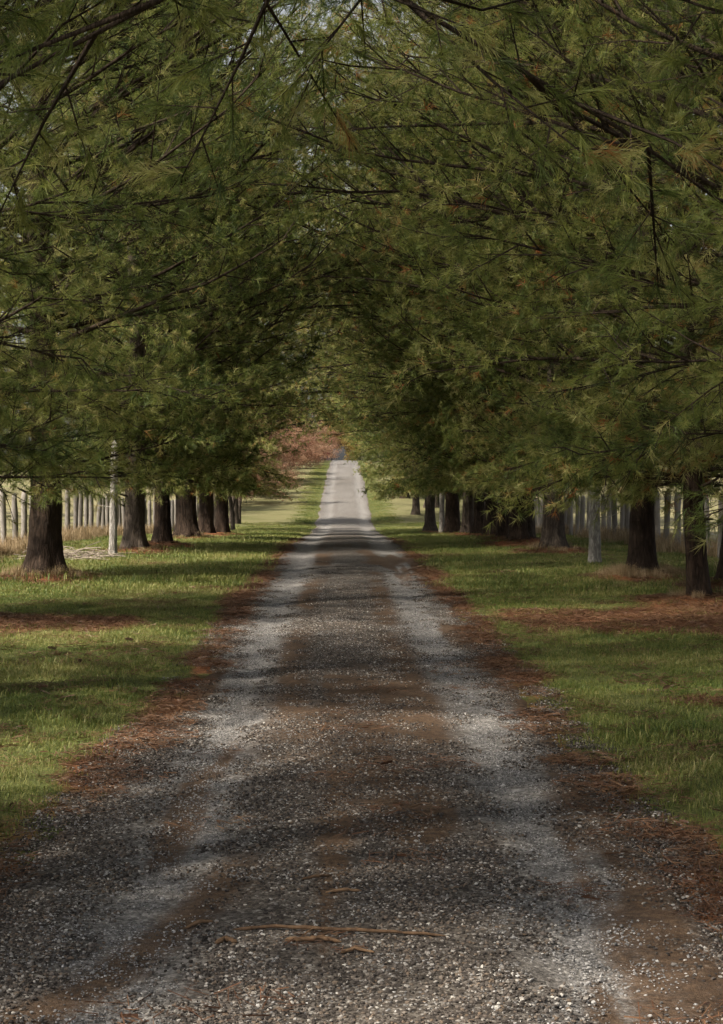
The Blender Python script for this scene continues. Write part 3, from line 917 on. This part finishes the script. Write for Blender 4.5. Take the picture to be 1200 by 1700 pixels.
ords = ['first', 'second', 'third', 'fourth', 'fifth', 'sixth', 'seventh', 'eighth', 'ninth', 'tenth']
for i, y in enumerate((94, 101, 109, 118, 128, 139, 151, 163, 174, 190)):
    x = np.interp(y, [94, 125, 160, 190], [-6.3, -5.1, -4.4, -3.3])
    place_broad('russet_shrub', RSH[i % 2], x, y, ROT.uniform(0, 6.28), (1.35, 1.5, 1.4, 1.55)[i % 4],
                ords[i] + ' pinkish brown shrub of the bushy bank climbing the far left rise', 'shrub', 'russet shrubs on the left bank').scale.z = .78
OLV = broadleaf(31, 9.0, 1.3, .10, 24000, .06, M['olive'], 'twig')
for x, y, s, label in ((-2.5, 222, 1.15, 'olive brown tree beyond the crest, left of the end of the lane'),
                       (3.2, 214, 1.1, 'olive brown tree beyond the crest, arching over the end of the lane'),
                       (8.0, 205, 1.2, 'olive brown tree at the right of the crest behind the pines'),
                       (2.2, 232, 1.0, 'olive brown tree straight behind the end of the lane'),
                       (-9.0, 215, 1.2, 'olive brown tree at the left of the crest behind the russet row')):
    place_broad('olive_tree', OLV, x, y, ROT.uniform(0, 6.28), s, label, 'tree', 'olive trees beyond the crest')
place_broad('red_shrub', broadleaf(41, 2.6, 1.0, .05, 3500, .05, M['red']), -1.95, 176, .4, .62, 'small red leaved shrub beside the crest of the lane', 'shrub')

M['yellowgreen'] = mat_needles('yellow_green_leaves', [
    (0.0, (0.085, 0.095, 0.022)), (0.4, (0.17, 0.175, 0.040)), (0.7, (0.26, 0.245, 0.07)), (0.9, (0.30, 0.25, 0.08)), (1.0, (0.32, 0.17, 0.06))])
YG = [broadleaf(61, 14.0, 1.25, .10, 17000, .5, M['yellowgreen']), broadleaf(62, 14.0, 1.3, .10, 17000, .5, M['yellowgreen'])]
for i, (x, y, s, label) in enumerate([
        (-17, 64, 1.0, 'tall yellow green leafy tree behind the last left pines'),
        (-18, 84, 1.05, 'tall yellow green leafy tree rising behind the second and third russet trees'),
        (-19, 108, 1.1, 'tall yellow green leafy tree rising behind the middle of the russet row'),
        (-19, 140, 1.15, 'farthest tall yellow green leafy tree left of the lane'),
        (5.2, 70, 1.0, 'nearest tall yellow green leafy tree behind the right pines'),
        (5.0, 92, 1.05, 'tall yellow green leafy tree behind the lone right trunk beyond the dip'),
        (5.2, 120, 1.1, 'tall yellow green leafy tree behind the pines on the far rise')]):
    place_broad('leafy_tree', YG[i % 2], x, y, ROT.uniform(0, 6.28), s, label, 'tree', 'yellow green leafy trees behind the rows')

# thin pale trunks among the pines: dead, broken off inside the boughs
for x, y, dia, h, label in ((-4.70, 34.4, .15, 2.3, 'thin pale dead trunk with bleached twigs at its foot, left row'),
                         (4.66, 31.2, .20, 2.4, 'thin pale dead trunk standing alone between the dark pines, right row'),
                         (3.25, 55.8, .17, 3.0, 'thin pale dead trunk at the left end of the close set right trunks')):
    t = empty('dead_tree', (x, y, float(ground_h(x, y, False))), ROT.uniform(0, 6.28))
    tag(t, label, 'dead tree', 'thin pale dead trunks')
    tm = trunk_mesh(dia, h, int(y * 10), .35)
    trunk = link('trunk', tm, t, M['bark_pale'])
    for k in range(7):
        a = ROT.uniform(0, 6.28); z = ROT.uniform(.8, h * .85); L = ROT.uniform(.12, .45); rr = dia / 2 * np.interp(z, [0, h], [1, .3])
        d = np.array([math.cos(a), math.sin(a), ROT.uniform(-.2, .5)])
        P = np.array([d * rr * .5 + [0, 0, z], d * (rr + L * .5) + [0, 0, z], d * (rr + L) + [0, 0, z + ROT.uniform(-.1, .1)]])
        v, q = tubes([(P, (.014, .009, .004), 5)])
        link('branch_stub', np_mesh('branch_stub', v, q, True), trunk, M['bark_pale'])

# ------------------------------------------------------------------ fences
def post_mesh(seed):
    g_ = np.random.default_rng(seed)
    zs = np.array([-.3, 0, .3, .6, .9, 1.15, 1.27, 1.30]); sides = 10
    th = np.arange(sides) / sides * 2 * math.pi
    V = []
    lx, ly = g_.normal(0, .02, 2)
    for z in zs:
        r = .068 * (1 + .07 * g_.normal()) * (1 if z < 1.2 else (.93 if z < 1.29 else .6))
        rr = r * (1 + .05 * g_.normal(size=sides))
        V.append(np.stack([rr * np.cos(th) + lx * z, rr * np.sin(th) + ly * z, np.full(sides, z) + (.02 * np.cos(th + seed) if z > 1.2 else 0)], -1))
    V = np.concatenate(V); k = len(zs)
    i = np.arange(k - 1)[:, None] * sides + np.arange(sides)[None]
    j = np.arange(k - 1)[:, None] * sides + (np.arange(sides)[None] + 1) % sides
    Q = np.stack([i, j, j + sides, i + sides], -1).reshape(-1, 4).tolist()
    Q.append([(k - 1) * sides + q for q in range(sides)])
    me = bpy.data.meshes.new('post'); me.from_pydata(V.tolist(), [], Q); me.update()
    me.polygons.foreach_set('use_smooth', [True] * len(me.polygons))
    me.materials.append(M['post'])
    return me
POSTS = [post_mesh(i) for i in range(6)]
def fence(sx, y0, y1, step, label):
    f = empty('fence', (sx, y0, float(ground_h(sx, y0, False))))
    tag(f, label, 'fence', 'post and wire fences along the lane')
    base = np.array(f.location)
    y = y0; k = 0; tops = []
    while y < y1:
        x = sx + random.gauss(0, .03); yy_ = y + random.gauss(0, .05)
        z = float(ground_h(x, yy_, False))
        o = link('post', POSTS[k % 6], f)
        o.location = Vector((x, yy_, z - .02 + random.uniform(-.05, .03))) - Vector(base)
        o.rotation_euler = (random.gauss(0, .02), random.gauss(0, .02), random.uniform(0, 6.28))
        tops.append((x, yy_, z)); y += step; k += 1
    sgn = -1 if sx > 0 else 1
    for h in (.22, .45, .68, .9, 1.12):
        P = np.array([(a + sgn * -.065, b, c + h + random.uniform(-.01, .01)) for a, b, c in tops]) - base
        v, q = tubes([(P, np.full(len(P), .004), 4)])
        link('wire', np_mesh('wire', v, q, True), f, M['wire'])
fence(-7.3, 28.0, 150.0, 1.05, 'weathered post and wire fence along the field left of the lane')
fence(7.25, 26.0, 92.0, 1.05, 'weathered post and wire fence along the field right of the lane')

# ------------------------------------------------------------------ small things
def stick(name, pts, r, label, mat='stick', sub=None, grp=None):
    P = np.array([(x, y, float(road_h(x, y)) + .012 + h) for x, y, h in pts])
    c = P.mean(0)
    t = empty(name, tuple(c)); tag(t, label, 'stick', grp)
    k = len(P); f = np.linspace(0, k - 1, k * 4)
    Q = np.stack([np.interp(f, np.arange(k), P[:, q]) for q in range(3)], -1) - c
    Q[1:-1] += rng.normal(0, r * .22, (len(Q) - 2, 3)) * [1, 1, .6]
    rad = np.interp(np.arange(len(Q)), [0, 1, len(Q) * .5, len(Q) - 2, len(Q) - 1], [r * .3, r * .9, r, r * .75, r * .25])
    v, q = tubes([(Q, rad * (1 + .1 * rng.normal(size=len(Q))), 8)])
    link('stem', np_mesh('stem', v, q, True), t, M[mat])
    if sub is not None:
        for s_ in sub:
            P2 = np.array([(x, y, float(road_h(x, y)) + .012 + h) for x, y, h in s_]) - c
            v, q = tubes([(P2, np.linspace(r * .5, r * .25, len(P2)), 6)])
            link('side_twig', np_mesh('side_twig', v, q, True), t, M[mat])
    return t
def gp(px, py, h=CAM_H):
    """ground point seen at a pixel of the photograph on the level part of the lane (used to lay out the model once)"""
    d = F_PX * (h - .03) / (py - 787.0)
    return ((px - 570.0) / F_PX * d, d)
def gpts(l):
    return [(*gp(a, b), h) for a, b, h in l]
stick('fallen_stick', gpts([(385, 1552, .0), (450, 1551, .008), (520, 1555, .01), (590, 1558, .01), (660, 1561, .008), (740, 1564, .0)]), .008,
      'long straight brown stick lying across the gravel in the foreground', sub=[gpts([(520, 1555, .01), (505, 1562, .004), (498, 1566, 0)])])
stick('fallen_stick', gpts([(472, 1570, 0), (500, 1573, .008), (530, 1571, .012), (566, 1574, 0)]), .010, 'short crooked brown stick just in front of the long stick', sub=[gpts([(530, 1571, .012), (545, 1566, .02), (560, 1567, .01)])])
stick('fallen_stick', gpts([(355, 1574, 0), (372, 1570, .01), (392, 1573, 0)]), .011, 'stubby dark piece of bark left of the short crooked stick')
stick('fallen_stick', gpts([(500, 1470, 0), (525, 1468, .01), (550, 1463, 0)]), .007, 'short pale twig farthest up the lane, behind the long stick')
stick('fallen_stick', gpts([(540, 1492, 0), (572, 1491, .008), (600, 1490, 0)]), .007, 'short pale twig between the long stick and the farthest twig')
stick('fallen_stick', gpts([(305, 1543, 0), (328, 1539, .01), (352, 1537, 0)]), .008, 'pale chip of wood left of the long stick')
stick('fallen_stick', gpts([(565, 1592, 0), (590, 1588, .008), (622, 1592, 0)]), .007, 'short pale twig below the right half of the long stick')

# pine cones
def cone_mesh(seed):
    g_ = np.random.default_rng(seed)
    V = []; T = []; o = 0
    L = .13
    k = 60
    for i in range(k):
        f = i / k; a = i * 2.399
        r = .022 * math.sin(math.pi * (.12 + .82 * f)) ** .7
        c = np.array([f * L - L / 2, 0, 0])
        rad = np.array([.0, math.cos(a), math.sin(a)]); tn = np.array([0, -math.sin(a), math.cos(a)])
        b = c + rad * r * .3; tip = c + rad * (r + .006) + np.array([.014, 0, 0]); w = .009
        up = np.array([.004, 0, 0])
        V += [b - tn * w * .5, b + tn * w * .5, tip + tn * w * .6, tip - tn * w * .6, tip + up + tn * w * .5, tip + up - tn * w * .5]
        T += [[o, o + 1, o + 2, o + 3], [o + 3, o + 2, o + 4, o + 5], [o + 5, o + 4, o + 1, o]]; o += 6
    return np_mesh('pine_cone', np.array(V), np.array(T))
CM = cone_mesh(3); CM.materials.append(M['cone'])
for a, b, lab in ((85, 1086, 'pine cone farthest left in the left verge grass, before the litter band'),
                  (213, 1072, 'pine cone in the left verge grass nearest the litter band'),
                  (132, 1108, 'pine cone between the two others in the left verge grass'),
                  (628, 1013, 'pine cone at the right edge of the lane by the lit band'),
                  (1110, 1150, 'pine cone in the bright grass of the right verge')):
    x, y = gp(a, b)
    o = link('pine_cone', CM)
    o.location = (x, y, float(ground_h(x, y)) + .05)
    o.rotation_euler = (0.1, 0.1, random.uniform(0, 6.28)); o.scale = (.68, .68, .68); o.location.z -= .015
    tag(o, lab, 'pine cone', 'fallen pine cones')

# brush pile at the pale tree
cx, cy = -5.35, 33.2
cz = float(ground_h(cx, cy))
polys = []
for k in range(110):
    a = random.gauss(0, .8); L = random.uniform(.3, .9)
    p = np.array([random.gauss(0, .36), random.gauss(0, .3), random.uniform(.02, .34) * random.random()])
    d = np.array([math.cos(a), math.sin(a), random.gauss(0, .14)]) * L / 2
    polys.append((np.array([p - d, p + [0, 0, random.uniform(-.02, .06)], p + d]), (.008, .007, .003), 4))
v, q = tubes(polys)
bp = link('brush_pile', np_mesh('brush_pile', v, q, True), None, M['bleached'])
bp.location = (cx, cy, cz)
tag(bp, 'low pile of bleached twigs at the foot of the left pale tree', 'brush pile')

# dark marker post at the crest
z = float(ground_h(-1.35, 186, False))
mp = empty('marker_post', (-1.35, 186, z)); tag(mp, 'small black post at the far crest of the lane beside the red shrub', 'post')
for nm, z0, z1, r in (('post', -.2, .62, .13), ('cap', .66, 1.25, .17)):
    zs = np.linspace(z0, z1, 6); P = np.stack([0 * zs, 0 * zs, zs], -1)
    v, q = tubes([(P, np.array([.6, 1, 1, 1, 1, .55]) * r, 10)])
    link(nm, np_mesh(nm, v, q, True), mp, M['dark'])
v, q = tubes([(np.array([[0, 0, .58], [0, 0, .7]]), (.05, .05), 8)])
link('neck', np_mesh('neck', v, q, True), mp, M['dark'])

tri = sum(len(o.data.loops) - 2 * len(o.data.polygons) for o in {o.data.name: o for o in sc.objects if o.type == 'MESH'}.values())
print('TRIANGLES', tri, 'tufts', {k: [p['n'] for p in v] for k, v in PINES.items()})
